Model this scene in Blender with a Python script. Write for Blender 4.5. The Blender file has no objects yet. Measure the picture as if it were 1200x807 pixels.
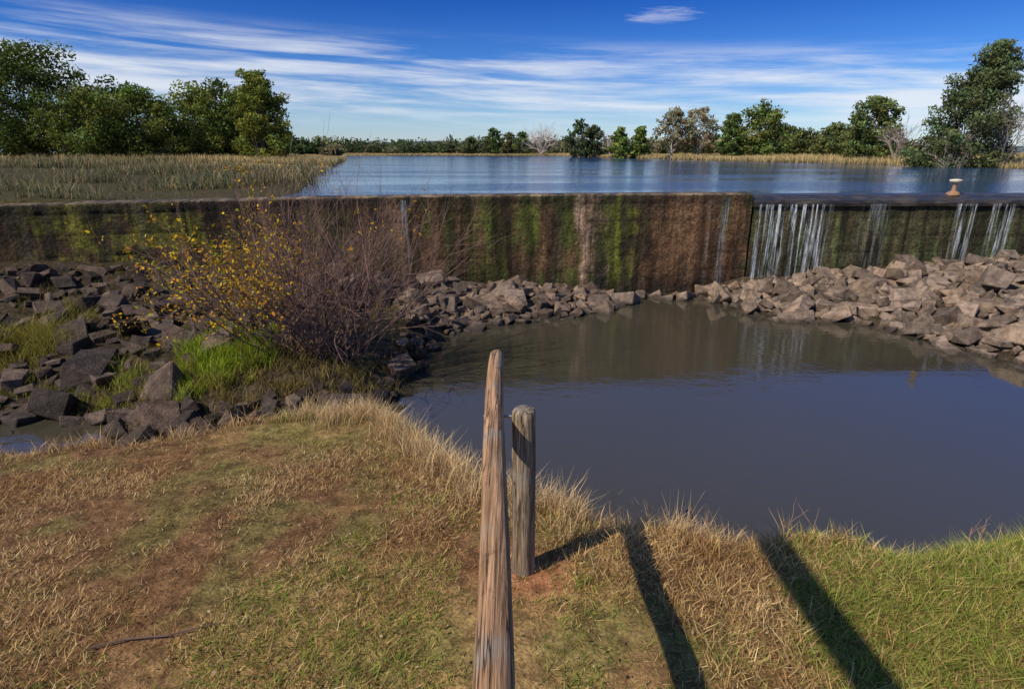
import bpy, bmesh, math, random
import numpy as np
from mathutils import Vector, Matrix
rng=np.random.default_rng(7); random.seed(7)
R=math.radians
scene=bpy.context.scene
SUN=(.88,.62,-1.0)
# ------------------------------------------------------------ helpers
def sstep(a,b,x):
    t=np.clip((x-a)/(b-a),0,1); return t*t*(3-2*t)
_tab=np.random.default_rng(3).random((256,256))
def vnoise(x,y):
    x=np.asarray(x,float); y=np.asarray(y,float)
    xi=np.floor(x).astype(int); yi=np.floor(y).astype(int)
    fx=x-xi; fy=y-yi; fx=fx*fx*(3-2*fx); fy=fy*fy*(3-2*fy)
    g=lambda a,b:_tab[a&255,b&255]
    return (g(xi,yi)*(1-fx)+g(xi+1,yi)*fx)*(1-fy)+(g(xi,yi+1)*(1-fx)+g(xi+1,yi+1)*fx)*fy
def fbm(x,y,o=4):
    s=0;a=.5
    for i in range(o):
        s=s+a*vnoise(x*2**i+17*i,y*2**i+31*i); a*=.5
    return s/(1-.5**o)
def mesh_obj(name,V,faces,C=None,mats=(),smooth=False,parent=None):
    V=np.asarray(V,np.float32)
    me=bpy.data.meshes.new(name)
    me.vertices.add(len(V)); me.vertices.foreach_set('co',V.ravel())
    loops=[];starts=[];mi=[];o=0
    for F,m in faces:
        F=np.asarray(F,np.int32)
        if len(F)==0: continue
        k=F.shape[1]; loops.append(F.ravel()); starts.append(o+np.arange(len(F))*k); mi.append(np.full(len(F),m)); o+=F.size
    L=np.concatenate(loops).astype(np.int32); S=np.concatenate(starts).astype(np.int32)
    me.loops.add(len(L)); me.loops.foreach_set('vertex_index',L)
    me.polygons.add(len(S)); me.polygons.foreach_set('loop_start',S)
    me.polygons.foreach_set('material_index',np.concatenate(mi).astype(np.int32))
    me.polygons.foreach_set('use_smooth',np.full(len(S),smooth))
    for m in mats: me.materials.append(m)
    me.update(calc_edges=True)
    if C is not None:
        C=np.asarray(C,np.float32); C4=np.ones((len(C),4),np.float32); C4[:,:3]=C
        a=me.color_attributes.new('Col','FLOAT_COLOR','POINT'); a.data.foreach_set('color',C4.ravel())
    ob=bpy.data.objects.new(name,me); scene.collection.objects.link(ob)
    if parent: ob.parent=parent
    return ob
class G:
    def __init__(s,nt): s.nt=nt
    def n(s,t,**k):
        nd=s.nt.nodes.new(t)
        for a,b in k.items():
            if a.startswith('_'): setattr(nd,a[1:],b)
        return nd
    def l(s,a,b): s.nt.links.new(a,b)
    def val(s,sock,v):
        if hasattr(v,'is_linked'): s.l(v,sock)
        else: sock.default_value=v
    def m(s,op,a,b=0.0,c=None):
        nd=s.n('ShaderNodeMath',_operation=op); s.val(nd.inputs[0],a); s.val(nd.inputs[1],b)
        if c is not None: s.val(nd.inputs[2],c)
        return nd.outputs[0]
    def mix(s,f,a,b,bt='MIX'):
        nd=s.n('ShaderNodeMix',_data_type='RGBA',_blend_type=bt)
        s.val(nd.inputs[0],f); s.val(nd.inputs[6],a); s.val(nd.inputs[7],b); return nd.outputs[2]
    def mr(s,x,a,b,c=0.0,d=1.0,smooth=True):
        nd=s.n('ShaderNodeMapRange'); nd.interpolation_type='SMOOTHSTEP' if smooth else 'LINEAR'
        s.val(nd.inputs[0],x)
        for i,v in enumerate((a,b,c,d)): nd.inputs[i+1].default_value=v
        return nd.outputs[0]
    def noise(s,vec,sc,det=5,rough=.55,dist=0.0,scale3=None):
        if scale3 is not None:
            mp=s.n('ShaderNodeMapping'); s.l(vec,mp.inputs[0]); mp.inputs['Scale'].default_value=scale3; vec=mp.outputs[0]
        nd=s.n('ShaderNodeTexNoise'); s.l(vec,nd.inputs['Vector'])
        nd.inputs['Scale'].default_value=sc; nd.inputs['Detail'].default_value=min(det,4.5)
        nd.inputs['Roughness'].default_value=rough; nd.inputs['Distortion'].default_value=dist
        return nd.outputs[0]
    def bump(s,h,st,d):
        nd=s.n('ShaderNodeBump'); s.l(h,nd.inputs['Height']); nd.inputs['Strength'].default_value=st; nd.inputs['Distance'].default_value=d
        return nd.outputs[0]
def rgb(*c): return (*c,1.0)
def new_mat(name):
    m=bpy.data.materials.new(name); m.use_nodes=True; nt=m.node_tree
    b=nt.nodes['Principled BSDF']; return m,G(nt),b
def attr_col(g):
    a=g.n('ShaderNodeAttribute'); a.attribute_name='Col'; return a.outputs['Color']
def pos(g): return g.n('ShaderNodeNewGeometry').outputs['Position']
# ------------------------------------------------------------ materials
def foliage_mat(name,tr=.3):
    m,g,b=new_mat(name); g.nt.nodes.remove(b)
    c=attr_col(g); d=g.n('ShaderNodeBsdfDiffuse'); t=g.n('ShaderNodeBsdfTranslucent')
    g.l(c,d.inputs[0]); g.l(c,t.inputs[0]); mx=g.n('ShaderNodeMixShader'); mx.inputs[0].default_value=tr
    g.l(d.outputs[0],mx.inputs[1]); g.l(t.outputs[0],mx.inputs[2]); g.l(mx.outputs[0],g.nt.nodes['Material Output'].inputs[0]); return m
M_leaf=foliage_mat('leaves'); M_grass=foliage_mat('grass_blades',.35)
M_bark,g,b=new_mat('bark'); c=attr_col(g); n=g.noise(pos(g),6,3)
g.l(g.mix(1.0,c,g.mix(n,rgb(.5,.5,.5),rgb(1.3,1.3,1.3)),'MULTIPLY'),b.inputs['Base Color']); b.inputs['Roughness'].default_value=.9
# ground
M_ground,g,b=new_mat('ground'); c=attr_col(g); P=pos(g)
n1=g.noise(P,9,8,.65); n2=g.noise(P,55,4,.7)
cc=g.mix(1.0,c,g.mix(g.mr(n1,.3,.7),rgb(.5,.47,.45),rgb(1.35,1.35,1.3)),'MULTIPLY')
cc=g.mix(1.0,cc,g.mix(g.mr(n2,.3,.7),rgb(.6,.6,.6),rgb(1.3,1.3,1.3)),'MULTIPLY')
g.l(cc,b.inputs['Base Color']); b.inputs['Roughness'].default_value=.95; b.inputs['Specular IOR Level'].default_value=.1
g.l(g.bump(g.m('ADD',n1,g.m('MULTIPLY',n2,.5)),.6,.05),b.inputs['Normal'])
# rocks
M_rock,g,b=new_mat('rock'); c=attr_col(g); P=pos(g)
n1=g.noise(P,6,8,.7); n2=g.noise(P,40,4,.7)
cc=g.mix(1.0,c,g.mix(g.mr(n1,.3,.7),rgb(.5,.47,.45),rgb(1.4,1.4,1.38)),'MULTIPLY')
cc=g.mix(g.mr(n2,.6,.74,0,.35),cc,rgb(.28,.26,.22))
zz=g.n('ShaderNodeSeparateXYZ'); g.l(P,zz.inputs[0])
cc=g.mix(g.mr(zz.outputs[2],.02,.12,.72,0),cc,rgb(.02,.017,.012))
g.l(cc,b.inputs['Base Color']); b.inputs['Roughness'].default_value=.8; b.inputs['Specular IOR Level'].default_value=.3
g.l(g.bump(g.m('ADD',n1,g.m('MULTIPLY',n2,.5)),.8,.08),b.inputs['Normal'])
# wall
M_wall,g,b=new_mat('stained_concrete'); c=attr_col(g); P=pos(g)
st=g.noise(P,1,7,.65,.6,(3.5,1,.3)); fine=g.noise(P,16,8,.75); bl=g.noise(P,2.3,6,.7); dr=g.noise(P,1,4,.6,.3,(2.2,1,.16))
cc=g.mix(1.0,c,g.mix(g.mr(st,.33,.68),rgb(.32,.32,.32),rgb(1.5,1.5,1.5)),'MULTIPLY')
cc=g.mix(g.mr(dr,.54,.64,0,.6),cc,rgb(.018,.014,.009))
cc=g.mix(1.0,cc,g.mix(g.mr(fine,.3,.7),rgb(.4,.38,.35),rgb(1.65,1.65,1.6)),'MULTIPLY')
cc=g.mix(g.mr(bl,.54,.7,0,.6),cc,rgb(.02,.015,.01))
g.l(cc,b.inputs['Base Color']); g.l(g.mr(dr,.54,.64,.9,.45),b.inputs['Roughness'])
b.inputs['Specular IOR Level'].default_value=.25
g.l(g.bump(g.m('ADD',fine,bl),.85,.07),b.inputs['Normal'])
# wood
def wood(name,scale3,ca,cb):
    m,g,b=new_mat(name); P=g.n('ShaderNodeTexCoord').outputs['Object']
    gr=g.noise(P,1,9,.7,.5,scale3); bl=g.noise(P,2.6,6,.65); fine=g.noise(P,1,4,.6,0,tuple(s*3 for s in scale3))
    crack=g.noise(P,1,4,.55,.3,tuple(s*.4+.2 for s in scale3))
    cc=g.mix(g.mr(gr,.36,.66),rgb(*ca),rgb(*cb))
    cc=g.mix(1.0,cc,g.mix(g.mr(fine,.35,.65),rgb(.65,.63,.6),rgb(1.2,1.2,1.2)),'MULTIPLY')
    cc=g.mix(g.mr(bl,.48,.66,0,.6),cc,rgb(.24,.22,.18))
    cc=g.mix(g.mr(g.noise(P,9,4,.6),.62,.72,0,.6),cc,rgb(.10,.06,.035))
    ck=g.m('ABSOLUTE',g.m('SUBTRACT',crack,.5))
    cc=g.mix(g.m('MULTIPLY',g.mr(ck,0,.014,.9,0),g.mr(bl,.36,.5)),cc,rgb(.02,.015,.01))
    g.l(cc,b.inputs['Base Color']); b.inputs['Roughness'].default_value=.85; b.inputs['Specular IOR Level'].default_value=.2
    g.l(g.bump(g.m('ADD',gr,g.m('ADD',g.m('MULTIPLY',fine,.4),g.mr(ck,0,.02,-.6,0))),.9,.012),b.inputs['Normal']); return m
M_rail=wood('rail_timber',(38,1.3,38),(.20,.11,.055),(.50,.295,.16))
M_post=wood('post_timber',(40,40,2.2),(.13,.09,.055),(.40,.30,.20))
M_metal,g,b=new_mat('galvanised_steel'); b.inputs['Metallic'].default_value=.8; b.inputs['Roughness'].default_value=.5; b.inputs['Base Color'].default_value=rgb(.35,.33,.3)
M_pale,g,b=new_mat('rusty_pale_concrete'); n=g.noise(pos(g),14,5); sp=g.n('ShaderNodeSeparateXYZ'); g.l(pos(g),sp.inputs[0])
g.l(g.mix(g.mr(sp.outputs[2],2.62,2.7),g.mix(n,rgb(.20,.09,.04),rgb(.38,.22,.12)),rgb(.6,.52,.4)),b.inputs['Base Color']); b.inputs['Roughness'].default_value=.8
# water
M_pond,g,b=new_mat('muddy_water'); P=pos(g)
b.inputs['Roughness'].default_value=.015; b.inputs['IOR'].default_value=1.5
n=g.noise(P,1,3,.5,.2,(3,5.5,1)); n2=g.noise(P,1,2,.5,0,(14,22,1)); ca=g.noise(P,.4,2)
bn=g.n('ShaderNodeBump'); g.l(g.m('ADD',n,g.m('MULTIPLY',n2,.22)),bn.inputs['Height']); g.l(g.mr(ca,.35,.65,.12,.42),bn.inputs['Strength']); bn.inputs['Distance'].default_value=.016; g.l(bn.outputs[0],b.inputs['Normal'])
g.l(g.mix(g.noise(P,.35,3),rgb(.044,.038,.024),rgb(.056,.048,.032)),b.inputs['Base Color'])
M_lake,g,b=new_mat('lake_water'); P=pos(g)
b.inputs['Base Color'].default_value=rgb(.014,.05,.125); b.inputs['Roughness'].default_value=.1; b.inputs['IOR'].default_value=1.33
n=g.noise(P,1,4,.6,.3,(1.6,3.0,1)); w=g.noise(P,1,3,.5,.3,(.05,.22,1))
bn=g.n('ShaderNodeBump'); g.l(n,bn.inputs['Height']); g.l(g.mr(w,.4,.62,.08,.6),bn.inputs['Strength']); bn.inputs['Distance'].default_value=.07
g.l(bn.outputs[0],b.inputs['Normal'])
# falling water
M_fall,g,b=new_mat('falling_water'); P=pos(g)
b.inputs['Base Color'].default_value=rgb(.75,.8,.82); b.inputs['Roughness'].default_value=.25
f1=g.noise(P,1,4,.65,.3,(15,15,.6)); f2=g.noise(P,1,4,.7,0,(40,40,6))
ac=attr_col(g); sx=g.n('ShaderNodeSeparateColor'); g.l(ac,sx.inputs[0])
a=g.m('MULTIPLY',g.mr(f1,.45,.68),g.mr(f2,.35,.65,.25,1)); a=g.m('MULTIPLY',a,sx.outputs[0]); g.l(g.m('MINIMUM',a,.8),b.inputs['Alpha'])
# ------------------------------------------------------------ terrain functions
Wp=np.array([(-40,9.9),(-14,10.4),(-9.7,11.8),(-6.4,12.85),(-3.95,13.8),(0,14.5),(5.8,15.05),(12.7,15.3),(60,15.5)])
def W(x):
    s=0
    for d in (-1.6,-.8,0,.8,1.6): s=s+np.interp(np.asarray(x)+d,Wp[:,0],Wp[:,1])
    return s/5
Ep=np.array([(-40,9),(-12,6.0),(-7,5.2),(-4.5,4.85),(-3.6,5.05),(-2.66,5.5),(-1.5,5.75),(-.99,5.35),(-.58,4.65),(-.27,4.3),(.25,3.92),(.69,3.6),(1.4,3.5),(2.1,3.6),(2.6,3.35),(3.56,3.68),(6,4.1),(12,5.2),(40,9)])
def E(x): return np.interp(x,Ep[:,0],Ep[:,1])+.22*(fbm(np.asarray(x)*2.1+5,np.asarray(x)*0+3.3,3)-.5)
def XL(y): return np.interp(y,[10,16,30,63,75,200],[-6.6,-5.6,-9.2,-17.5,-20,-53])
def XR(y): return np.interp(y,[14,38,45,55,130,200],[35,34,33,31,18.5,12])
def H(x,y):
    x=np.asarray(x,float); y=np.asarray(y,float)
    s=y-W(x)
    top=1.1+.2*np.clip(2.0-y,0,6)-.1*np.clip(y-2.9,0,2)-.04*np.clip(x,0,3)
    top=np.minimum(top,2.1)+.07*(fbm(x*1.3,y*1.3)-.5)+.025*(fbm(x*7,y*7)-.5)
    wh=np.interp(x,[-14,-9,-6,-3,-1,1,2.4,3,4.6,5.3,6.2,8,10,12,16,22],[1.5,1.3,1.05,.72,.42,.26,.12,-.12,-.06,.2,.38,.5,.68,.8,1.3,2.3])
    sd=np.interp(x,[-14,-8,-6,-5,-4.3,-2.4,-1.7,-1.3,0,2.3,2.8,4.6,5.1,7.3,8.2,10,13,18],[4.4,4.8,5.4,6.5,7.6,7.6,5.6,3.0,2.4,1.7,.6,.7,2.3,2.9,5,7.5,9.5,14])
    t=-s/sd
    low=np.where(wh>0,wh*(1-t),wh)-.28*np.clip(t-1,0,1.5)-.1*sstep(.9,1.3,t)
    low=low+.32*np.exp(-((x+3.6)/1.5)**2-((y-9.3)/1.6)**2)+.2*np.exp(-((x+6.3)/1.2)**2-((y-8.6)/.8)**2)
    low=low+.24*(fbm(x*1.7+9,y*1.7)-.5)
    low=np.maximum(low,-.6)
    d=y-E(x)
    wd=np.interp(x,[-6,-1,0,40],[1.35,1.1,.95,.95])
    k=1-sstep(-.35,1,(d)/wd*1.0)
    front=np.where(d>0,np.maximum(low*(1-k)+top*k,np.minimum(low,top)),top*k+low*(1-k))
    dl=np.maximum(XL(y)-x,x-XR(y)); dl=np.maximum(dl,(y-200)*.6)
    dl=dl+(fbm(x*.25+3,y*.25)-.5)*np.clip(y*.03,0,4)
    up=1.7+.72*sstep(-2.0,.3,dl)+.33*sstep(0,14,dl)+.14*sstep(30,200,dl)+.1*(fbm(x*.5,y*.5)-.5)
    return np.where(s>.3,up,front)
def gcolor(x,y):
    n=fbm(x*.9+4,y*.9+2,4); n2=fbm(x*3+4,y*3,3)
    soil=np.array([.19,.10,.045]); tan=np.array([.41,.27,.105]); grn=np.array([.14,.16,.04]); mud=np.array([.06,.045,.028])
    g_=np.clip(sstep(.42,.66,n+.05*np.clip(x,-3,4)),0,1)[:,None]
    c=soil*(1-g_*.6)+tan*g_*.6
    kg=.45*sstep(.4,.6,n2+.03*x)[:,None]
    c=c*(1-kg)+grn*kg
    bare=np.exp(-((x-.12)/.28)**2-((y-2.85)/.22)**2)[:,None]
    c=c*(1-bare)+np.array([.38,.17,.075])*bare
    d=(y-E(x))[:,None]
    low=mud*(.7+.6*n2[:,None])
    k=sstep(.35,.9,d); c=c*(1-k)+low*k
    up=(y-W(x)>.2)[:,None]
    far=np.array([.32,.23,.10])*(.7+.6*fbm(x*.1,y*.1)[:,None]); far2=np.array([.10,.12,.04])
    kk=sstep(.45,.65,fbm(x*.03+7,y*.03))[:,None]; far=far*(1-kk*.6)+far2*kk*.6
    marsh=(1-sstep(25,50,y))[:,None]*(x<0)[:,None]; far=far*(1-marsh)+np.array([.07,.058,.025])*marsh
    return np.where(up,far,c)
def geo(a,b,first,q):
    o=[a];st=first
    while o[-1]<b: o.append(o[-1]+st); st*=q
    return np.array(o)
xs=np.arange(-12,12.01,.1); e=geo(12,3500,.15,1.16)[1:]; xs=np.concatenate([-e[::-1],xs,e])
v0=14.5
ys=np.concatenate([-geo(3,40,.3,1.3)[::-1],np.arange(-2.9,v0-.05,.1),[v0+.05,v0+.22,v0+.36],v0+geo(.6,3500,.3,1.07)])
X,Yv=np.meshgrid(xs,ys)
bl=sstep(6.5,13.5,Yv)*(1-sstep(20,70,Yv))
Y=Yv+(W(X)-v0)*bl
Z=H(X,Y)
nx=len(xs);ny=len(ys)
idx=np.arange(nx*ny).reshape(ny,nx)
F=np.stack([idx[:-1,:-1],idx[:-1,1:],idx[1:,1:],idx[1:,:-1]],-1).reshape(-1,4)
V=np.stack([X,Y,Z],-1).reshape(-1,3)
mesh_obj('ground',V,[(F,0)],gcolor(V[:,0],V[:,1]),[M_ground],True)
# ------------------------------------------------------------ water sheets
def strip(name,xa,ya,yb,z,mat):
    n=len(xa); V=np.concatenate([np.stack([xa,ya,np.full(n,z)],1),np.stack([xa,yb,np.full(n,z)],1)])
    i=np.arange(n-1); mesh_obj(name,V,[(np.stack([i,i+1,i+1+n,i+n],1),0)],None,[mat],True)
xa=np.linspace(-30,30,240); strip('pond_water',xa,xa*0+2.5,W(xa)+.1,0.0,M_pond)
ZL=2.38
xa=np.linspace(-60,45,300); strip('lake_water',xa,W(xa)+.42,xa*0+230,ZL,M_lake)
# ------------------------------------------------------------ weir wall
wx=np.arange(-26,40,.045); xs_sp=5.95
def wall_part(name,x0,x1,zt,parent,spill):
    xx=wx[(wx>=x0)&(wx<=x1)]; 
    zz=np.concatenate([np.linspace(-.5,zt,70)])
    XX,ZZ=np.meshgrid(xx,zz)
    gn=fbm(XX*.7+3,np.floor((ZZ+.07*fbm(XX*.8,XX*0,2))/.42)*3.1,3)
    groove=np.exp(-((((ZZ+.07*fbm(XX*.8,XX*0,2))%.42)-.18)/.018)**2)*sstep(.35,.6,gn)
    dep=.07*(fbm(XX*1.5,ZZ*1.5+4,4)-.5)+.05*(fbm(XX*6,ZZ*6,3)-.5)-.022*groove
    YY=W(XX)-dep
    n=fbm(XX*1.1+3,ZZ*.35+1,4); n2=fbm(XX*4+3,ZZ*1.1+8,4); n3=fbm(XX*3+30,ZZ*3+8,4)
    def band(a,b,w=.25): 
        j=XX+.9*(n3-.5)
        return sstep(a-w,a+w,j)*(1-sstep(b-w,b+w,j))
    col=np.zeros(XX.shape+(3,))+np.array([.105,.06,.03])
    def mixc(c,k):
        k=np.clip(k,0,1)[...,None]; 
        nonlocal col; col=col*(1-k)+np.array(c)*k
    mixc((.055,.034,.018),band(-30,-3.0,2.2)*.75)
    mixc((.15,.14,.02),band(-9.5,-5.8)*sstep(.42,.60,n3)*.9)
    mixc((.18,.105,.05),sstep(.5,.62,n)*.6)
    mixc((.085,.10,.018),band(-.9,1.55)*sstep(.30,.55,n2)*.95)
    mixc((.07,.08,.016),band(-5,-.8,.8)*sstep(.44,.60,n2)*.7)
    mixc((.38,.25,.16),band(1.62,2.10,.14)*sstep(.22,.5,n2+.1)*.95)
    mixc((.14,.155,.02),band(2.12,2.9,.2)*sstep(.28,.48,n2+.1)*.9)
    mixc((.17,.09,.045),band(3.1,5.8)*.6)
    mixc((.06,.07,.02),band(3.2,5.9)*sstep(.5,.62,fbm(XX*2.3+50,ZZ*.5+3,4))*.7)
    mixc((.035,.03,.02),band(2.95,3.3,.2)*.7)
    mixc((.05,.058,.026),band(5.9,40,.3)*.7)
    mixc((.11,.13,.045),band(5.9,40,.3)*sstep(.48,.62,n2)*.7)
    mixc((.5,.47,.42),.3*(np.exp(-((XX+2.45+.05*np.sin(ZZ*5))/.04)**2)+np.exp(-((XX-5.2)/.05)**2)+np.exp(-((XX-4.85)/.03)**2))*sstep(.35,.6,n3+.05))
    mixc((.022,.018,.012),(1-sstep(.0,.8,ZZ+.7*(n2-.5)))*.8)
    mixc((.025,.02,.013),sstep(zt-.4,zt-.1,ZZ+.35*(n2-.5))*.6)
    col*= (1-.5*groove)[...,None]
    nX=len(xx);nZ=len(zz); V=np.stack([XX,YY,ZZ],-1).reshape(-1,3); C=col.reshape(-1,3)
    idx=np.arange(nX*nZ).reshape(nZ,nX)
    F=[np.stack([idx[:-1,:-1],idx[:-1,1:],idx[1:,1:],idx[1:,:-1]],-1).reshape(-1,4)]
    prof=[(.02,zt+.03),(.5,zt+.05),(.52,-.5)] 
    last=idx[-1]; base=len(V); VV=[V];CC=[C]
    for (dy,z) in prof:
        cz=.03*(fbm(xx*2,xx*0+dy*9,3)-.5)
        VV.append(np.stack([xx,W(xx)+dy+cz,np.full(nX,z)+cz*.4],1)); CC.append(np.zeros((nX,3))+np.array([.19,.14,.09])*(.4+1.2*fbm(xx*3,xx*0,3))[:,None])
        new=base+np.arange(nX); base+=nX
        F.append(np.stack([last[:-1],last[1:],new[1:],new[:-1]],1)); last=new
    return mesh_obj(name,np.concatenate(VV),[(np.concatenate(F),0)],np.concatenate(CC),[M_wall],True,parent)
weir=bpy.data.objects.new('weir_wall',None); scene.collection.objects.link(weir)
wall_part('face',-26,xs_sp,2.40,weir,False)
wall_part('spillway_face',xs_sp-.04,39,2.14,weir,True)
M_slab,g,b=new_mat('wet_crest'); P=pos(g); n=g.noise(P,1,6,.65,.3,(2,6,6))
g.l(g.mix(g.mr(n,.35,.7),rgb(.018,.016,.014),rgb(.07,.055,.04)),b.inputs['Base Color']); g.l(g.mr(n,.3,.7,.25,.6),b.inputs['Roughness']); g.l(g.bump(n,.5,.03),b.inputs['Normal'])
xx=np.arange(xs_sp-.02,39,.2); nX=len(xx); prof=[(-.06,2.13),(-.07,2.20),(-.03,2.27),(.25,2.38),(.56,2.41),(.58,2.1)]
VV=[];F=[]
for i,(dy,z) in enumerate(prof):
    j=.012*(fbm(xx*1.5,xx*0+i,3)-.5); VV.append(np.stack([xx,W(xx)+dy+j*2,np.full(nX,z)+j],1))
    if i: 
        a=(i-1)*nX+np.arange(nX-1); F.append(np.stack([a,a+1,a+1+nX,a+nX],1))
F.append(np.array([[k*nX for k in range(6)]])[:, :4]); F.append(np.array([[0,3*nX,4*nX,5*nX]]))
mesh_obj('crest_slab',np.concatenate(VV),[(np.concatenate(F),0)],None,[M_slab],False,weir)
falls=bpy.data.objects.new('waterfall',None); scene.collection.objects.link(falls)
def curtain(name,x0,x1,z1,z0,st):
    xx=np.linspace(x0,x1,max(6,int((x1-x0)/.04))); zz=np.linspace(z0,z1,24); XX,ZZ=np.meshgrid(xx,zz)
    YY=W(XX)-.10-.03*(fbm(XX*6,ZZ*.6,2))
    u=(XX-x0)/(x1-x0); edge=sstep(0,.12,u)*(1-sstep(.8,1,u))
    A=st*edge*(1-.45*(z1-ZZ)/(z1-z0))
    idx=np.arange(XX.size).reshape(XX.shape); F=np.stack([idx[:-1,:-1],idx[:-1,1:],idx[1:,1:],idx[1:,:-1]],-1).reshape(-1,4)
    mesh_obj(name,np.stack([XX,YY,ZZ],-1).reshape(-1,3),[(F,0)],np.repeat(A.reshape(-1,1),3,1),[M_fall],True,falls)
curtain('main_curtain',6.0,8.0,2.19,.2,1.3); curtain('first_stream',6.0,6.14,2.19,.1,2.2)
curtain('second_curtain',11.0,11.6,2.19,.6,1.1); curtain('third_curtain',11.9,12.6,2.19,.6,1.1)
curtain('fourth_curtain',8.6,9.4,2.19,.5,.35); curtain('trickle',5.1,5.3,2.36,.2,.7); curtain('far_trickle',-2.55,-2.4,2.36,.4,.6)
# ------------------------------------------------------------ rocks
variants=[]
for k in range(24):
    r=random.Random(k); bm=bmesh.new()
    sx,sy,sz=1,r.uniform(.6,.95),r.uniform(.32,.65)
    for a in(-1,1):
        for b_ in(-1,1):
            for c_ in(-1,1):
                if r.random()<.14: continue
                bm.verts.new(((a+r.uniform(-.34,.34))*.5*sx,(b_+r.uniform(-.34,.34))*.5*sy,(c_+r.uniform(-.3,.3))*.5*sz))
    for q in range(3): bm.verts.new((r.uniform(-.6,.6)*sx,r.uniform(-.6,.6)*sy,r.uniform(-.45,.5)*sz))
    bmesh.ops.convex_hull(bm,input=bm.verts[:])
    bmesh.ops.delete(bm,geom=[v for v in bm.verts if not v.link_faces],context='VERTS')
    bmesh.ops.dissolve_limit(bm,angle_limit=.22,verts=bm.verts[:],edges=bm.edges[:])
    try: bmesh.ops.bevel(bm,geom=bm.edges[:],offset=.03,segments=1,affect='EDGES')
    except Exception: pass
    bmesh.ops.triangulate(bm,faces=bm.faces[:]); bm.verts.index_update()
    variants.append((np.array([v.co[:] for v in bm.verts]),np.array([[v.index for v in f.verts] for f in bm.faces]))); bm.free()
def rocks(name,pts,cols):
    VV=[];FF=[];CC=[];o=0
    for (x,y,z,s),c in zip(pts,cols):
        v,f=variants[random.randrange(24)]
        M=np.array(Matrix.Rotation(random.uniform(0,6.28),3,'Z')@Matrix.Rotation(random.gauss(0,.4),3,'X')@Matrix.Rotation(random.gauss(0,.4),3,'Y'))
        VV.append((v*s*np.array([random.uniform(.8,1.2),random.uniform(.8,1.2),1]))@M.T+np.array([x,y,z])); FF.append(f+o); o+=len(v); CC.append(np.tile(c,(len(v),1)))
    return mesh_obj(name,np.concatenate(VV),[(np.concatenate(FF),0)],np.concatenate(CC),[M_rock],False)
def scatter(x0,x1,yf0,yf1,n,smin,smax,lift,zmin=-.2,pw=1.6,mind=.55):
    m=n*14
    xx=rng.uniform(x0,x1,m); ya=yf0(xx)+xx*0; yb=yf1(xx)+xx*0; yy=ya+(yb-ya)*rng.random(m)
    ss=smin+(smax-smin)*rng.random(m)**pw; zz=H(xx,yy); ok_=(yb>ya)&(zz>zmin)
    out=[];cell={}
    for x,y,z,s in zip(xx[ok_].tolist(),yy[ok_].tolist(),zz[ok_].tolist(),ss[ok_].tolist()):
        if len(out)>=n: break
        key=(int(x//1),int(y//1)); ok=True
        for i in(-1,0,1):
            for j in(-1,0,1):
                for q in cell.get((key[0]+i,key[1]+j),()):
                    if (q[0]-x)**2+(q[1]-y)**2<(mind*.5*(q[3]+s))**2: ok=False;break
        if not ok: continue
        p=(x,y,z+lift*s,s); out.append(p); cell.setdefault(key,[]).append(p)
    return out
def rcol(base,n,var=.3):
    b_=np.array(base); o=[]
    for i in range(n):
        k=1+random.uniform(-var,var); t=random.random(); o.append(b_*k*np.array([1+.1*t,1,1-.12*t]))
    return o
pale=(.225,.172,.13); dark=(.065,.047,.036); mid=(.15,.112,.085)
WL=lambda d: (lambda x: W(x)-d)
p=scatter(5.0,17,lambda x:x*0+7.2,WL(.35),950,.2,.62,.12,-.12,1.7,.62)
p+=scatter(5.2,17,lambda x:x*0+8,WL(.5),280,.2,.48,.36,.05,1.4,.8)
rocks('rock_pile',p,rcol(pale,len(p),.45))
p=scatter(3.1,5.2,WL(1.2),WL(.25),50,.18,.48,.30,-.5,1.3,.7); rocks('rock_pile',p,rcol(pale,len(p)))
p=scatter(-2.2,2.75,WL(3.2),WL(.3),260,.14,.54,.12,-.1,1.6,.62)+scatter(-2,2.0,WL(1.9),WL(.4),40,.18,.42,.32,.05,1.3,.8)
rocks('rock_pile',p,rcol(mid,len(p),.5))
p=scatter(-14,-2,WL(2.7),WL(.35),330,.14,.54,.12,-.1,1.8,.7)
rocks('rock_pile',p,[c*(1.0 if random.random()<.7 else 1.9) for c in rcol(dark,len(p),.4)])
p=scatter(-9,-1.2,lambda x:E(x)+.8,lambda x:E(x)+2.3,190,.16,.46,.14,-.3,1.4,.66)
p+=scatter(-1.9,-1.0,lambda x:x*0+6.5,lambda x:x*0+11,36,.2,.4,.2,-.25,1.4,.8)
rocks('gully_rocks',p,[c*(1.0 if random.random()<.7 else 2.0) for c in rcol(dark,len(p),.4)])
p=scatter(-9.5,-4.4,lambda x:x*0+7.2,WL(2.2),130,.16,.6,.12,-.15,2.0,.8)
rocks('gully_rocks',p,[c*(1.0 if random.random()<.6 else 1.7) for c in rcol(dark,len(p),.4)])
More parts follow.
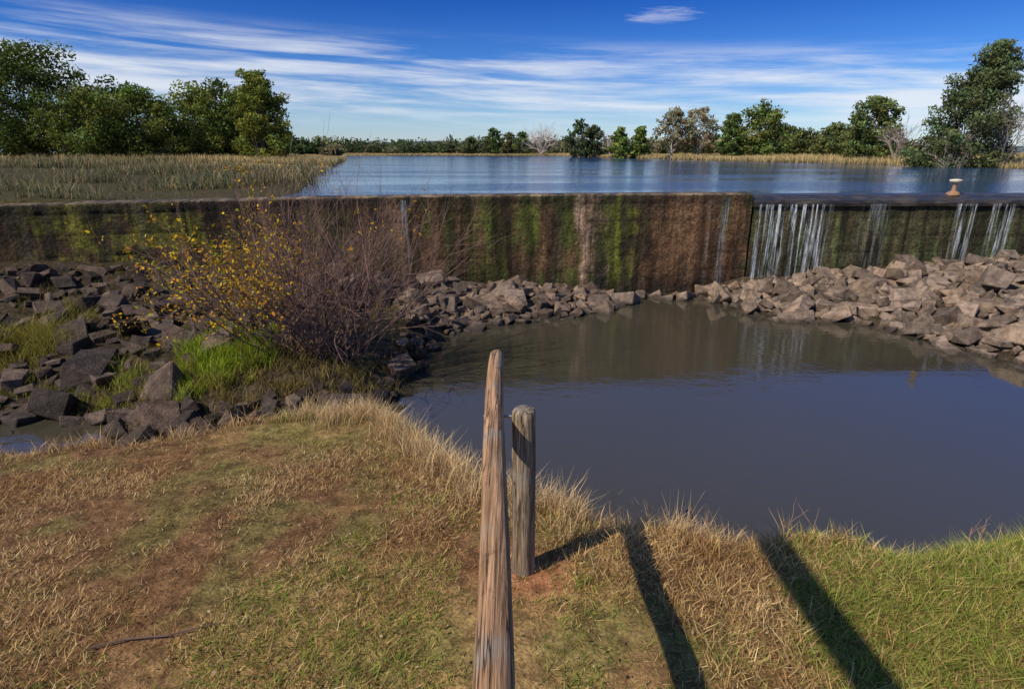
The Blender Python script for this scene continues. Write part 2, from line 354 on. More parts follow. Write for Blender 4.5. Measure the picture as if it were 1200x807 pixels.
# ------------------------------------------------------------ grass
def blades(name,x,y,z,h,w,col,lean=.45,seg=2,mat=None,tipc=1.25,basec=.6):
    n=len(x); a=rng.random(n)*6.283; ld=rng.random(n)*6.283; lm=h*lean*(.3+rng.random(n))
    dx=np.cos(a)*w/2; dy=np.sin(a)*w/2; lx=np.cos(ld)*lm; ly=np.sin(ld)*lm
    B0=np.stack([x-dx,y-dy,z],1);B1=np.stack([x+dx,y+dy,z],1)
    T=np.stack([x+lx,y+ly,z+h],1)
    if seg==1:
        V=np.stack([B0,B1,T],1).reshape(-1,3); F=[(np.arange(n*3).reshape(n,3),0)]
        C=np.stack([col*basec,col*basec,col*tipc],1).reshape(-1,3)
    else:
        m=np.stack([x+lx*.3,y+ly*.3,z+h*.58],1); d=np.stack([dx,dy,dx*0],1)*.75
        V=np.stack([B0,B1,m-d,m+d,T],1).reshape(-1,3); i=np.arange(n)*5
        F=[(np.stack([i,i+1,i+3,i+2],1),0),(np.stack([i+2,i+3,i+4],1),0)]
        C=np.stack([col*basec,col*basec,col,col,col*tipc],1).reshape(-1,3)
    return mesh_obj(name,V,F,C,[mat or M_grass],False)
def gmix(x,y,bias=0.0,fr=.9):
    n=len(x)
    tan=np.array([.66,.44,.18]); straw=np.array([.80,.59,.29]); brown=np.array([.34,.185,.08]); grn=np.array([.22,.30,.045]); ol=np.array([.39,.36,.09])
    a=fbm(x*fr+4,y*fr+2,4)+.04*np.clip(x,-3,4)+bias+.01+.36*(fbm(x*3.0,y*3.0,3)-.5)
    pg=sstep(.40,.70,a)*.8; u=rng.random(n); v=rng.random((n,1))+.9*(fbm(x*1.6+40,y*1.6+9,3)[:,None]-.5)
    dry=np.where(v<.38,brown,np.where(v<.8,tan,straw)); gr=np.where(rng.random((n,1))<.5,grn,ol)
    c=np.where((u<pg)[:,None],gr,dry)
    return c*(.55+.8*rng.random((n,1)))
N=330000
x=rng.uniform(-8,8,N*2); y=1.2+5.4*rng.random(N*2)
keep=(y<E(x)+.35)&(np.abs(x)<.95*y+1.6)&(rng.random(N*2)<np.clip(3.2/(y+.3),.45,1))
keep&=~((((x-.12)/.24)**2+((y-2.85)/.2)**2<1)&(rng.random(N*2)<.85))
pat=fbm(x*1.7+8,y*1.7,4)
keep&=rng.random(N*2)<(.15+.95*sstep(.37,.55,pat+.05*np.clip(x,0,3)))
x=x[keep][:N];y=y[keep][:N];pat=pat[keep][:N]
h=(.009+.024*rng.random(len(x)))*(1+1.1*sstep(-.3,2.2,x))*(.35+1.4*pat)
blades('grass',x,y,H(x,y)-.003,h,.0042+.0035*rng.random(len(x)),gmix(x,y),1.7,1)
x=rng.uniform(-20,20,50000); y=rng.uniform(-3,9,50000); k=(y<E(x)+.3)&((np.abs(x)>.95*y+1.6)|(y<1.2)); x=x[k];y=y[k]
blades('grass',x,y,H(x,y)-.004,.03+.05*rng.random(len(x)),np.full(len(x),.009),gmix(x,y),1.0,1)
def tufts(name,cx,cy,per,h0,h1,rad,colf,w=.005,lean=.55,zoff=-.01,seg=2,**kw):
    n=len(cx); hh=h0+(h1-h0)*rng.random(n)**1.3
    cnt=rng.integers(int(per*.6),int(per*1.4)+1,n); i=np.repeat(np.arange(n),cnt)
    r=rad*(hh[i]/h1)**.5; x=cx[i]+rng.normal(0,1,len(i))*r; y=cy[i]+rng.normal(0,1,len(i))*r
    h=hh[i]*(.45+.65*rng.random(len(i)))
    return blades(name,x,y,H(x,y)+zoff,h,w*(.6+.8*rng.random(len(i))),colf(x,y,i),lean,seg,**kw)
cx=rng.uniform(-6.5,7,650); cy=E(cx)+rng.normal(.02,.16,650)
tufts('bank_grass',cx,cy,44,.05,.2,.055,lambda x,y,i:gmix(x,y,-.02),.0055,.8)
cx=rng.uniform(-2.1,.5,260); cy=E(cx)+rng.normal(-.1,.2,260)
straw=lambda x,y,i:np.array([.70,.50,.25])*(.5+.8*rng.random((len(x),1)))
tufts('bank_grass',cx,cy,50,.12,.32,.08,straw,.0045,.7)
cx=rng.uniform(-7,6,950); cy=rng.uniform(1.5,6,950); k=cy<E(cx); cx=cx[k];cy=cy[k]
tufts('grass_tufts',cx,cy,26,.025,.08,.04,lambda x,y,i:gmix(x,y,.03),.005,1.1,seg=1)
cx=rng.uniform(.2,7,620); cy=E(cx)-np.abs(rng.normal(0,.6,620)); 
tufts('grass_tufts',cx,cy,32,.04,.13,.05,lambda x,y,i:gmix(x,y,.05),.005,.9)
cx=rng.normal(.85,.14,22); cy=E(cx)-np.abs(rng.normal(0,.1,22))
tufts('grass_tufts',cx,cy,46,.1,.24,.06,lambda x,y,i:gmix(x,y,-.05),.005,.8)
# tall clump on the lip of the bank
cx=rng.normal(1.22,.13,34); cy=E(cx)+rng.normal(.03,.06,34)
tufts('bank_grass',cx,cy,60,.16,.34,.07,straw,.005,.6)
cx=rng.uniform(-7,8,1300); cy=E(cx)+rng.uniform(.1,.75,1300)
tufts('bank_grass',cx,cy,22,.06,.2,.05,lambda x,y,i:gmix(x,y,0),.008,.7,seg=1)
def green(c): return lambda x,y,i:np.array(c)*(.4+1.0*rng.random((len(x),1)))
def gauss(n,cx,cy,sx,sy): return rng.normal(cx,sx,n),rng.normal(cy,sy,n)
a,b_=gauss(90,-4.4,8.4,.35,.45); tufts('gully_grass',a,b_,60,.10,.34,.09,green((.28,.36,.03)),.009,.6)
a,b_=gauss(45,-5.1,7.9,.5,.3); tufts('gully_grass',a,b_,50,.1,.25,.08,green((.32,.33,.06)),.009,.6)
a,b_=gauss(50,-7.6,9.3,.4,.35); tufts('gully_grass',a,b_,60,.2,.5,.1,green((.28,.24,.05)),.010,.7)
a,b_=gauss(35,-6.6,7.6,.7,.35); tufts('gully_grass',a,b_,50,.08,.24,.1,green((.24,.23,.05)),.009,.7)
a,b_=gauss(110,-3.4,7.8,1.2,.6); tufts('gully_grass',a,b_,40,.1,.3,.1,green((.28,.21,.07)),.009,.7)
a=rng.uniform(-11,-2,300); b_=rng.uniform(7.3,12,300); tufts('gully_grass',a,b_,28,.06,.22,.1,green((.22,.17,.05)),.009,.8)
# dead leaf litter on the bank
n=2600; x=rng.uniform(-5,5,n); y=rng.uniform(1.6,5.6,n); k=y<E(x)-.1; x=x[k];y=y[k]; n=len(x)
P_=np.stack([x,y,H(x,y)+.012+.012*rng.random(n)],1)
a=rng.normal(0,1,(n,3));a[:,2]*=.3;a/=np.linalg.norm(a,axis=1)[:,None]; b2=np.cross(a,np.array([0,0,1.])+rng.normal(0,.3,(n,3))); b2/=np.linalg.norm(b2,axis=1)[:,None]
s_=.006+.009*rng.random((n,1)); V=np.stack([P_-a*s_,P_-b2*s_*.5,P_+a*s_,P_+b2*s_*.5],1).reshape(-1,3)
lc=np.where(rng.random((n,1))<.7,np.array([.22,.11,.05]),np.array([.52,.38,.23]))*(.5+.7*rng.random((n,1)))
mesh_obj('leaf_litter',V,[(np.arange(n*4).reshape(n,4),0)],np.repeat(lc,4,0),[M_leaf])
# reeds on the left shore above the weir
N=110000; x=rng.uniform(-60,-4,N*3); y=10+62*rng.random(N*3)**1.9
s=y-W(x); dl=XL(y)-x+1.3*(fbm(x*.4,y*.4)-.5)*2
cl=fbm(x*.55+2,y*.55,3); big=fbm(x*.2+30,y*.2,3)
k=(s>.75)&(dl>-.5)&(dl<26)&(rng.random(N*3)<.02+1.1*sstep(.40,.62,cl))&(rng.random(N*3)<.25+.75*sstep(-.5,3,dl))&(rng.random(N*3)<.2+.9*sstep(.36,.5,big)); x=x[k][:N];y=y[k][:N];cl=cl[k][:N];s=s[k][:N];big=big[k][:N]; n=len(x)
bw=sstep(.42,.6,fbm(x*.12+9,y*.2+5,3))[:,None]
rc=np.where(rng.random((n,1))<.5-.3*bw,np.array([.17,.18,.085]),np.where(rng.random((n,1))<.75,np.array([.38,.28,.14]),np.array([.11,.13,.04])))*(.35+1.0*rng.random((n,1)))*(.4+1.1*cl[:,None])
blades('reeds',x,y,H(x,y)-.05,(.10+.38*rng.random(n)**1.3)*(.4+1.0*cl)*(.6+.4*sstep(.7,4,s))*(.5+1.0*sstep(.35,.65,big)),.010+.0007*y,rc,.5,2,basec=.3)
n=60000
yy=rng.uniform(18,200,n)**1.0; xr=XR(yy)+rng.exponential(6,n)-.4; yl=rng.uniform(50,200,n); xl=XL(yl)-rng.exponential(9,n)
xf=rng.uniform(-60,20,14000); yf=200+rng.exponential(15,14000)
x=np.concatenate([xr,xl,xf]); y=np.concatenate([yy,yl,yf]); z=H(x,y); k=z>ZL-.05; x=x[k];y=y[k];z=z[k]; n=len(x)
blades('shore_grass',x,y,z-.05,.25+.45*rng.random(n)*(.5+fbm(x*.2,y*.2)),.03+.0012*y,np.where(rng.random((n,1))<.8,np.array([.58,.43,.20]),np.array([.28,.26,.1]))*(.55+.8*rng.random((n,1))),.35,1,basec=.5)
# ------------------------------------------------------------ tubes (branches)
def tube_arrays(lines,k=5):
    VV=[];FF=[];o=0
    for pts,rad in lines:
        pts=np.asarray(pts,float); n=len(pts)
        d=np.gradient(pts,axis=0); d/=np.linalg.norm(d,axis=1)[:,None]+1e-9
        up=np.where(np.abs(d[:,2:3])>.9,np.array([[1.,0,0]]),np.array([[0,0,1.]]))
        u=np.cross(d,up); u/=np.linalg.norm(u,axis=1)[:,None]; v=np.cross(d,u)
        a=np.arange(k)/k*6.2832
        ring=pts[:,None]+np.asarray(rad)[:,None,None]*(np.cos(a)[None,:,None]*u[:,None]+np.sin(a)[None,:,None]*v[:,None])
        VV.append(ring.reshape(-1,3)); i=(np.arange(n-1)[:,None]*k+np.arange(k)[None]); j=(np.arange(n-1)[:,None]*k+(np.arange(k)[None]+1)%k)
        FF.append(np.stack([i,j,j+k,i+k],-1).reshape(-1,4)+o); o+=n*k
    return np.concatenate(VV),np.concatenate(FF)
def leaf_quads(P,size,col,flat=.0):
    n=len(P); a=rng.normal(0,1,(n,3)); a[:,2]*=(1-flat); a/=np.linalg.norm(a,axis=1)[:,None]
    b_=rng.normal(0,1,(n,3)); b_=np.cross(a,b_); b_/=np.linalg.norm(b_,axis=1)[:,None]
    s=size*(.6+.8*rng.random((n,1))); a=a*s; b_=b_*s*.5
    V=np.stack([P-a,P-b_,P+a,P+b_],1).reshape(-1,3); return V,np.arange(n*4).reshape(n,4),np.repeat(col,4,0)
def curve(p,q,n=5,sag=.12):
    p=np.array(p,float);q=np.array(q,float); t=np.linspace(0,1,n)[:,None]; L=np.linalg.norm(q-p)
    return p+(q-p)*t+np.sin(t*3.14)*rng.normal(0,sag*L,(1,3))*np.array([1,1,.6])
def tree(name,x,y,h,w,col,nl=5000,shape='round',t0=.25,lean=(0,0),lsize=.2,bark=(.2,.17,.14),ncl=26,clr=.16,gap=1.0,trunk=.022):
    z=float(H(x,y)); base=np.array([x,y,z-.1]); top=base+np.array([lean[0]*h,lean[1]*h,h*.86])
    tr=curve(base,top,8,.03); rr=np.linspace(h*trunk,h*.004,8)
    lines=[(tr,rr)]; cl=[]
    for i in range(ncl):
        t=t0+(1-t0)*((i+.5)/ncl); 
        u=(t-t0)/(1-t0)
        if shape=='round': rad=math.sin(math.pi*min(1,max(.02,u*.86+.12)))**.65
        elif shape=='cone': rad=(1-u)**.7*min(1,.45+u*3)
        elif shape=='vase': rad=.35+.65*math.sin(math.pi*min(1,u*.75+.1))
        else: rad=.9*math.sin(math.pi*(u*.9+.07))**.5
        a=i*2.4+random.uniform(-.5,.5); rd=w/2*rad*random.uniform(.35,.95)
        c=base+np.array([lean[0]*h*t+math.cos(a)*rd,lean[1]*h*t+math.sin(a)*rd,h*t*.95])
        k=int(max(1,min(6,t*7*.75))); s=tr[k]
        lines.append((curve(s,c,5,.07),np.linspace(h*.008*(1.3-t)+.01,.012,5))); cl.append((c,random.uniform(.65,1.25)*clr*w*gap))
        for q in range(2):
            d=rng.normal(0,1,3); d/=np.linalg.norm(d); cc=c+d*clr*w*1.1*np.array([1,1,.6]); cl.append((cc,random.uniform(.45,.85)*clr*w*gap))
    BV,BF=tube_arrays(lines,5)
    PP=[];CC=[]
    wts=np.array([r**2 for _,r in cl]); wts/=wts.sum()
    for (c,r),wt in zip(cl,wts):
        m=max(8,int(nl*wt)); d=rng.normal(0,1,(m,3)); d/=np.linalg.norm(d,axis=1)[:,None]; rad=r*rng.random((m,1))**.45
        P=c+d*rad*np.array([1,1,.72]); sh=.7+.6*random.random()
        top_tone=.5+.7*(d[:,2:3]*.5+.5)  # leaf colour goes from darker clump underside to lighter top
        PP.append(P); CC.append(1.7*np.array(col)*sh*top_tone*(.7+.6*rng.random((m,1)))*np.array([1+.35*(random.random()-.2),1,1]))
    LV,LF,LC=leaf_quads(np.concatenate(PP),lsize,np.concatenate(CC))
    V=np.concatenate([BV,LV]); C=np.concatenate([np.tile(np.array(bark),(len(BV),1)),LC])
    return mesh_obj(name,V,[(BF,0),(LF+len(BV),1)],C,[M_bark,M_leaf],False)
def grow(lines,p,d,L,r,depth,spread,up=.1,seg=4,kids=3,tips=None,shr=.68):
    pts=[p]; q=p.copy(); dd=d.copy()
    for i in range(seg):
        dd=dd+rng.normal(0,.12,3)+np.array([0,0,up*.25]); dd/=np.linalg.norm(dd); q=q+dd*L/seg; pts.append(q)
    lines.append((np.array(pts),np.linspace(r,r*.55,seg+1)))
    if depth==0:
        if tips is not None: tips.append(np.array(pts))
        return
    for k in range(kids):
        i=random.randint(max(1,seg//2),seg); nd=dd+rng.normal(0,spread,3); nd/=np.linalg.norm(nd)
        grow(lines,pts[i],nd,L*shr*random.uniform(.75,1.15),r*.55,depth-1,spread,up,max(2,seg-1),kids,tips,shr)
def bare(name,x,y,h,w,col=(.32,.26,.22),n=9,r=.05,depth=3):
    z=float(H(x,y)); lines=[]
    for i in range(n):
        a=random.uniform(0,6.28); s=random.uniform(.2,1)*w/h*.6; d=np.array([math.cos(a)*s,math.sin(a)*s,1.]); d/=np.linalg.norm(d)
        grow(lines,np.array([x+math.cos(a)*.1,y,z-.05]),d,h*.48,r,depth,.42,.15)
    V,F=tube_arrays(lines,3); return mesh_obj(name,V,[(F,0)],np.tile(np.array(col),(len(V),1))*(.7+.6*rng.random((len(V),1))),[M_bark])
# right bank trees
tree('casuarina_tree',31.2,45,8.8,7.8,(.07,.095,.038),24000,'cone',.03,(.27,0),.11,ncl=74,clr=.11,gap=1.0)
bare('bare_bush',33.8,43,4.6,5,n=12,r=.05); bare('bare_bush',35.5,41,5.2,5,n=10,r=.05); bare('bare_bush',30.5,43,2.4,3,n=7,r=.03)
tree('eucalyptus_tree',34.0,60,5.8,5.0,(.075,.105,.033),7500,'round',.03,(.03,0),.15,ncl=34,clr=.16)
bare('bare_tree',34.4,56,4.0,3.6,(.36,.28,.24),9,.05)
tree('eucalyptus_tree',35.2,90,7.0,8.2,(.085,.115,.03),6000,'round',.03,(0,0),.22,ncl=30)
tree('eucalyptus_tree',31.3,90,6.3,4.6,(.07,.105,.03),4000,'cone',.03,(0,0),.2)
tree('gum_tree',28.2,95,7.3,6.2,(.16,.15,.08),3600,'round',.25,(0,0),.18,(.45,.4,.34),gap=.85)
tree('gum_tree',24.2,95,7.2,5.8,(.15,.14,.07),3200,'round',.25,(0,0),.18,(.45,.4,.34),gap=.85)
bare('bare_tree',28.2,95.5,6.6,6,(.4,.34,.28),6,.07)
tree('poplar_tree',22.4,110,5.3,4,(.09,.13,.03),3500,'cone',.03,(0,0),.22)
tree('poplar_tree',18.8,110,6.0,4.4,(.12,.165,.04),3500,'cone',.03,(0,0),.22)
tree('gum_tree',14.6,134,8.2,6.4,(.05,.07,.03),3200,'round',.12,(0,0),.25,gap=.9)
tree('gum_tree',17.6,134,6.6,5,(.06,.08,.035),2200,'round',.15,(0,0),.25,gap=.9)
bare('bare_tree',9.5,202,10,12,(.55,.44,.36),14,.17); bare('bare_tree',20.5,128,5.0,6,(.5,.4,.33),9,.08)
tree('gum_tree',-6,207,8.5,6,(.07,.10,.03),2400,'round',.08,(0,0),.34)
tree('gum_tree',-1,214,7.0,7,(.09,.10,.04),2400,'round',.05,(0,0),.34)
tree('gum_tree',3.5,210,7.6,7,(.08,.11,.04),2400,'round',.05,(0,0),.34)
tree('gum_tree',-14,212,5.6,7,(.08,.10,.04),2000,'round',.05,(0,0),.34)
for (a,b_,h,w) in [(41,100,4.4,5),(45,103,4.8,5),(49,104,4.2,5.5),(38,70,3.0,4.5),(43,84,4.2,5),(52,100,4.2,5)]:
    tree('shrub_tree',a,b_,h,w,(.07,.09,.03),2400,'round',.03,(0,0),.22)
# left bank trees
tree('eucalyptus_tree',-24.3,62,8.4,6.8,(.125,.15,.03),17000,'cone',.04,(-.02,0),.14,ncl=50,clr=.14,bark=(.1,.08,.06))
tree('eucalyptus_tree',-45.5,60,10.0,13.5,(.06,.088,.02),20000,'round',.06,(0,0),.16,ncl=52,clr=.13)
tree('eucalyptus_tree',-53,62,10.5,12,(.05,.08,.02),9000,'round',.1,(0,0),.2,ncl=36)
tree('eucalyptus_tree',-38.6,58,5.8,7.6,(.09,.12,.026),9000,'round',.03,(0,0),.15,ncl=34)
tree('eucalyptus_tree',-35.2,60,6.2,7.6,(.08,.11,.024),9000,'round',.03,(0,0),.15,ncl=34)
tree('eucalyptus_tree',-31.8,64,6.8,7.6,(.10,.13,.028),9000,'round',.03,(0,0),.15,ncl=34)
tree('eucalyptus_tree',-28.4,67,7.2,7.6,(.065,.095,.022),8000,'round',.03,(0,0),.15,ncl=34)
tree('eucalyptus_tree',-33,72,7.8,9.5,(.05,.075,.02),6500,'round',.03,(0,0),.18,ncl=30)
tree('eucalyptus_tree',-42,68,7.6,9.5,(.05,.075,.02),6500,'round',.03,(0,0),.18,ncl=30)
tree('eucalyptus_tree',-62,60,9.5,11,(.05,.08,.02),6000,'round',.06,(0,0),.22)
# distant mass of trees
PP=[];CC=[]
def clump(x,y,h,w,col,n):
    z=float(H(np.array([x]),np.array([y]))[0]); d=rng.normal(0,1,(n,3)); d/=np.linalg.norm(d,axis=1)[:,None]; r=rng.random((n,1))**.5
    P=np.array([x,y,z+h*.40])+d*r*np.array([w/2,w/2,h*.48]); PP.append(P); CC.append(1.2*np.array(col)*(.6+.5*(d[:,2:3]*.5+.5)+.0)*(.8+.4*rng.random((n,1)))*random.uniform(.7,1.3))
for i in range(560):
    x_=random.uniform(-150,130); yy_=random.uniform(215,290); h=random.choice([3,3.5,4,5,6,7])*random.uniform(.85,1.25)
    clump(x_,yy_,h,h*random.uniform(1.3,2.6),random.choice([(.06,.085,.035),(.08,.10,.04),(.05,.07,.03),(.12,.12,.06)]),150)
for i in range(150):
    y_=random.uniform(110,200); x_=float(XR(y_))+random.uniform(3,60); h=random.uniform(1.5,4.5)
    clump(x_,y_,h,h*random.uniform(1,1.8),random.choice([(.07,.095,.03),(.1,.12,.04),(.2,.17,.10)]),150)
for i in range(120):
    y_=random.uniform(90,205); x_=float(XL(y_))-random.uniform(2,50); h=random.uniform(1.5,4.5)
    clump(x_,y_,h,h*random.uniform(1,1.8),random.choice([(.06,.085,.03),(.1,.11,.04),(.16,.14,.07)]),150)
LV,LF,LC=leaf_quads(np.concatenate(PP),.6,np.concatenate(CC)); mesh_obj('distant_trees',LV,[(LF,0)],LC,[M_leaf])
# hills
M_hill,g,b=new_mat('hazy_hill_forest'); n=g.noise(pos(g),.02,4); g.l(g.mix(n,rgb(.05,.08,.085),rgb(.10,.14,.15)),b.inputs['Base Color']); b.inputs['Roughness'].default_value=1  # bluish distance haze is painted into the forest colour
hx=np.linspace(-2600,2600,260); r=1700
hz=12+12*fbm(hx*.004+3,hx*0+1,5)+18*np.exp(-((hx+230)/170)**2)+8*np.exp(-((hx-700)/400)**2)
V=np.concatenate([np.stack([hx,hx*0+r-150,hx*0-5],1),np.stack([hx,hx*0+r,hz],1),np.stack([hx,hx*0+r+300,hx*0-5],1)]); i=np.arange(259); n_=260
mesh_obj('hills',V,[(np.stack([i,i+1,i+1+n_,i+n_],1),0),(np.stack([i+n_,i+1+n_,i+1+2*n_,i+2*n_],1),0)],None,[M_hill],True)
# ------------------------------------------------------------ bush with yellow leaves
bx,by=-2.95,8.6; bz=float(H(bx,by)); lines=[];tips=[]
for i in range(88):
    a=random.uniform(0,6.28); s=random.uniform(.1,1.5); d=np.array([math.cos(a)*s,math.sin(a)*s*.7,1.]); d/=np.linalg.norm(d)
    st=np.array([bx+math.cos(a)*.3*random.random()+random.uniform(-.6,.6),by+math.sin(a)*.25*random.random(),bz-.05])
    grow(lines,st,d,random.uniform(.85,1.5),.013,3,.33,.18,4,3,tips,.68)
BV,BF=tube_arrays(lines,3); bc=np.tile(np.array([.21,.12,.09]),(len(BV),1))*(.35+1.0*rng.random((len(BV),1)))
LP=[]
for t in tips:
    p=t[-1]; 
    pr=1.0*sstep(.15,-1.1,p[0]-bx)*(1-.5*sstep(1.3,2.3,p[2]-bz))+.015
    if random.random()<pr:
        for q in range(random.randint(3,7)): LP.append(t[random.randrange(len(t))]+rng.normal(0,.035,3))
LP=np.array(LP); u=rng.random((len(LP),1)); lc=np.where(u<.55,np.array([.62,.38,.02]),np.where(u<.8,np.array([.5,.22,.03]),np.array([.32,.34,.04])))*(.6+.7*rng.random((len(LP),1)))
LV,LF,LC=leaf_quads(LP,.027,lc)
mesh_obj('deciduous_bush',np.concatenate([BV,LV]),[(BF,0),(LF+len(BV),1)],np.concatenate([bc,LC]),[M_bark,M_leaf])
lines=[];tips=[]; bx2,by2=-4.9,9.6; bz2=float(H(bx2,by2))
for i in range(18):
    a=random.uniform(0,6.28); s=random.uniform(.1,.7); d=np.array([math.cos(a)*s,math.sin(a)*s,1.]); d/=np.linalg.norm(d)
    grow(lines,np.array([bx2+random.uniform(-.5,.5),by2,bz2-.05]),d,random.uniform(.6,.95),.011,3,.3,.3,4,2,tips,.7)
BV,BF=tube_arrays(lines,3); LP=[]
for t in tips:
    if random.random()<.35:
        for q in range(3): LP.append(t[random.randrange(len(t))]+rng.normal(0,.04,3))
LP=np.array(LP); u=rng.random((len(LP),1)); lc=np.where(u<.6,np.array([.5,.26,.03]),np.array([.3,.24,.05]))*(.6+.7*rng.random((len(LP),1)))
LV,LF,LC=leaf_quads(LP,.028,lc)
mesh_obj('autumn_shrub',np.concatenate([BV,LV]),[(BF,0),(LF+len(BV),1)],np.concatenate([np.tile(np.array([.14,.09,.07]),(len(BV),1)),LC]),[M_bark,M_leaf])
# dead weeds at the bank edge
lines=[]
for (wx_,k) in [(1.12,4),(1.25,4),(1.95,3),(2.1,2),(.75,3),(-.35,3),(3.2,3)]:
    for i in range(k):
        yy_=float(E(wx_))-.02+random.uniform(-.08,.08); d=np.array([random.uniform(-.35,.35),random.uniform(-.2,.3),1.]); d/=np.linalg.norm(d)
        grow(lines,np.array([wx_+random.uniform(-.08,.08),yy_,float(H(wx_,yy_))-.02]),d,random.uniform(.16,.3),.003,1,.4,.1,4,2)
BV,BF=tube_arrays(lines,4); mesh_obj('dead_weeds',BV,[(BF,0)],np.tile(np.array([.4,.22,.13]),(len(BV),1)),[M_bark])
pts=np.array([(-2.05,2.3,0),(-1.9,2.36,0),(-1.7,2.37,0),(-1.5,2.45,0)]); pts[:,2]=H(pts[:,0],pts[:,1])+.02
BV,BF=tube_arrays([(pts,np.array([.005,.006,.005,.003]))],6); mesh_obj('fallen_stick',BV,[(BF,0)],np.tile(np.array([.12,.07,.05]),(len(BV),1)),[M_bark])
# ------------------------------------------------------------ fence
fence=bpy.data.objects.new('wooden_fence',None); scene.collection.objects.link(fence)
def log(name,p,q,r0,r1,mat,axis,n=60,k=28,seed=0,chamf=.015,parent=None,flat=False):
    p=np.array(p,float);q=np.array(q,float);L=np.linalg.norm(q-p)
    t=np.concatenate([[0,.0],np.linspace(chamf*.6/L,1-chamf*.6/L,n),[1,1.]]); rs=r0+(r1-r0)*t; 
    rs[0]=0; rs[1]=r0*.82; rs[-1]=0; rs[-2]=r1*.82
    d=(q-p)/L; ref=np.array([0,0,1.]) if abs(d[2])<.9 else np.array([1.,0,0]); u=np.cross(d,ref); u/=np.linalg.norm(u); v=np.cross(u,d)
    a=np.arange(k)/k*6.2832; A,T=np.meshgrid(a,t)
    f=1+.14*(fbm(np.cos(A)*1.3+seed+5,np.sin(A)*1.3+T*L*.9+3,3)-.5)+.07*(fbm(np.cos(A)*5+seed+9,np.sin(A)*5+T*L*1.5,3)-.5)
    bend=.022*np.sin(T*L*1.3+seed)
    ring=p+(q-p)*T[...,None]+(rs[:,None]*f)[...,None]*(np.cos(A)[...,None]*u+np.sin(A)[...,None]*v)+bend[...,None]*u
    V=ring.reshape(-1,3)-p; m=len(t); i=np.arange(m-1)[:,None]*k+np.arange(k)[None]; j=np.arange(m-1)[:,None]*k+(np.arange(k)[None]+1)%k
    ob=mesh_obj(name,V,[(np.stack([i,j,j+k,i+k],-1).reshape(-1,4),0)],None,[mat],True,parent); ob.location=p.tolist(); return ob
log('rail',(-.085,3.88,2.07),(-.045,-2.2,2.06),.050,.064,M_rail,1,90,32,1,.02,fence)
log('post',(.065,2.94,.8),(.065,2.94,2.10),.067,.062,M_post,2,40,28,4,.03,fence)
log('post_behind',(.07,.1,1.2),(.07,.1,2.12),.067,.062,M_post,2,30,24,9,.03,fence)
BV,BF=tube_arrays([(np.array([(-.155,2.94,2.05),(-.15,2.94,2.05),(.0,2.94,2.05),(.118,2.94,2.05)]),np.array([.0001,.012,.008,.008]))],8)
mesh_obj('bolt',BV,[(BF,0)],None,[M_metal],True,fence)
fr=bpy.data.objects.new('shadow_caster_frame',None); scene.collection.objects.link(fr)  # unseen frame, added only to cast the long right-hand shadow on the grass
bxx=-1.68
log('caster_beam',(bxx,-5.0,4.95),(bxx,1.3,4.85),.09,.085,M_rail,1,40,24,3,.03,fr)
log('caster_leg_1',(bxx,-1.6,1.2),(bxx,-1.6,4.86),.09,.08,M_post,2,30,24,5,.03,fr)
log('caster_leg_2',(bxx,-4.6,1.2),(bxx,-4.6,4.88),.09,.08,M_post,2,30,24,6,.03,fr)
# ------------------------------------------------------------ valve pedestal in the lake by the crest
bm=bmesh.new(); prof=[(.0,0),(.16,0),(.15,.05),(.06,.10),(.045,.2),(.045,.28),(.06,.31),(.13,.33),(.14,.36),(.12,.38),(.05,.39),(0,.395)]
k=20; rings=[[bm.verts.new((r_*math.cos(a*6.2832/k),r_*math.sin(a*6.2832/k),z_)) for a in range(k)] for r_,z_ in prof]
for a in range(len(prof)-1):
    for c_ in range(k): bm.faces.new((rings[a][c_],rings[a][(c_+1)%k],rings[a+1][(c_+1)%k],rings[a+1][c_]))
bmesh.ops.remove_doubles(bm,verts=bm.verts[:],dist=.0005)
me=bpy.data.meshes.new('valve_pedestal'); bm.to_mesh(me); bm.free(); me.materials.append(M_pale)
vp=bpy.data.objects.new('valve_pedestal',me); vp.location=(11.15,W(11.15)+.3,2.37); scene.collection.objects.link(vp)
# ------------------------------------------------------------ light
sd=Vector(SUN).normalized()
sun=bpy.data.lights.new('sun','SUN'); sun.energy=5.0; sun.angle=R(.5); sun.color=(1,.91,.76)
so=bpy.data.objects.new('sun',sun); so.rotation_euler=sd.to_track_quat('-Z','Y').to_euler(); scene.collection.objects.link(so)
w=bpy.data.worlds.new('World'); scene.world=w; w.use_nodes=True; nt=w.node_tree; g=G(nt); bg=nt.nodes['Background']
sky=g.n('ShaderNodeTexSky'); sky.sky_type='NISHITA'; sky.sun_disc=False; sky.sun_elevation=math.asin(-sd.z); sky.sun_rotation=math.atan2(-SUN[0],-SUN[1])%(2*math.pi)
sky.air_density=1.0; sky.dust_density=.3; sky.ozone_density=2.0
tc=g.n('ShaderNodeTexCoord').outputs['Generated']; sp=g.n('ShaderNodeSeparateXYZ'); g.l(tc,sp.inputs[0])
cr=g.n('ShaderNodeValToRGB'); g.l(sp.outputs[2],cr.inputs[0]); e=cr.color_ramp.elements
e[0].position=0; e[0].color=rgb(.78,.90,1.25); e[1].position=1; e[1].color=rgb(.5,.72,.95)
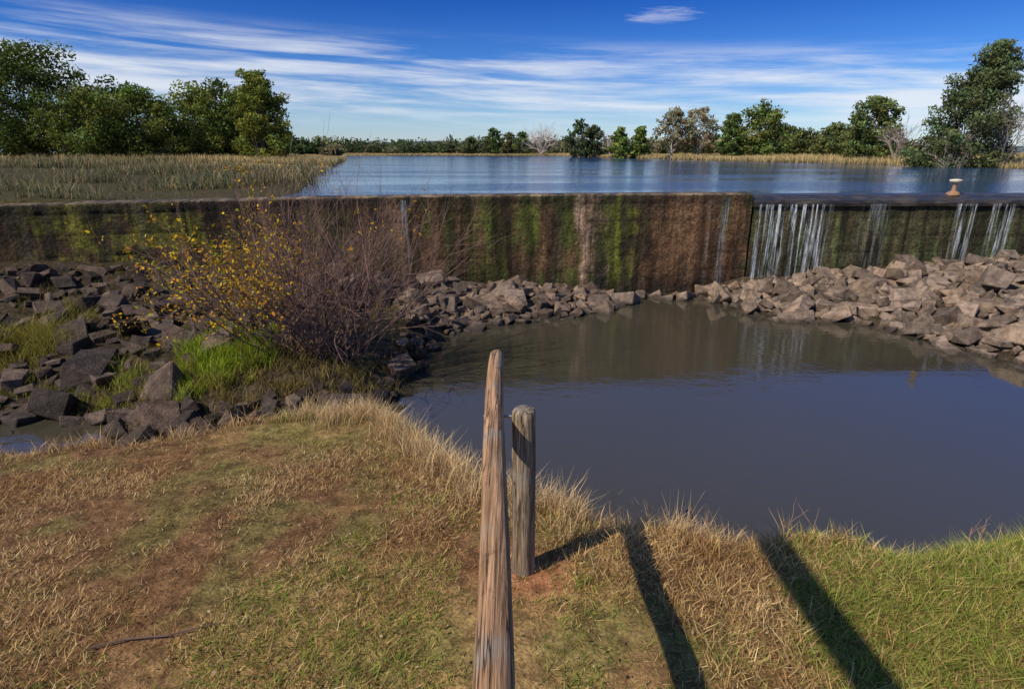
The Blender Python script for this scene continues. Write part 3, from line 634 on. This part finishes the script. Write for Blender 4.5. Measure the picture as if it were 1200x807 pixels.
for p_,c_ in [(.05,rgb(.58,.77,1.1)),(.13,rgb(.19,.45,.98)),(.21,rgb(.07,.28,.82)),(.30,rgb(.30,.54,1.15)),(.5,rgb(.85,1.1,1.7))]:
    q=e.new(p_); q.color=c_
col=g.mix(1.0,sky.outputs[0],cr.outputs[0],'MULTIPLY')
az=g.m('ARCTAN2',sp.outputs[0],sp.outputs[1]); el=sp.outputs[2]
el2=g.m('ADD',el,g.m('MULTIPLY',az,.035))
cv=g.n('ShaderNodeCombineXYZ'); g.l(az,cv.inputs[0]); g.l(el2,cv.inputs[1])
n1=g.noise(cv.outputs[0],1,4.5,.58,.4,(2.4,38,1)); n2=g.noise(cv.outputs[0],1,2,.5,.0,(1.6,9,1)); n3=g.noise(cv.outputs[0],1,4,.7,.3,(10,120,1))
s=g.m('ADD',g.m('MULTIPLY',n1,.7),g.m('ADD',g.m('MULTIPLY',n2,.35),g.m('MULTIPLY',n3,.16)))
band=g.m('MULTIPLY',g.mr(el2,.015,.07),g.mr(el2,.12,.17,1,0))
cl=g.m('MULTIPLY',g.mr(s,.50,.74),band)
da=g.m('DIVIDE',g.m('SUBTRACT',az,.222),.045); de=g.m('DIVIDE',g.m('SUBTRACT',el,.186),.008)
r2=g.m('ADD',g.m('MULTIPLY',da,da),g.m('MULTIPLY',de,de)); r2=g.m('ADD',r2,g.m('MULTIPLY',g.m('SUBTRACT',n3,.5),7.0))
cl=g.m('MAXIMUM',cl,g.mr(r2,-.6,1.8,.42,0))
cl=g.m('MULTIPLY',cl,.8)
col=g.mix(cl,col,rgb(7.6,7.9,8.4)); g.l(col,bg.inputs[0]); bg.inputs[1].default_value=.11
# ------------------------------------------------------------ camera
cam=bpy.data.cameras.new('camera'); cam.lens=21.0; cam.sensor_width=36; cam.clip_end=8000; cam.clip_start=.05
co=bpy.data.objects.new('camera',cam); co.location=(0,0,3.4); co.rotation_euler=(R(90)-math.atan(225/700),0,0); scene.collection.objects.link(co); scene.camera=co
scene.view_settings.view_transform='Standard'; scene.view_settings.look='None'; scene.view_settings.exposure=0
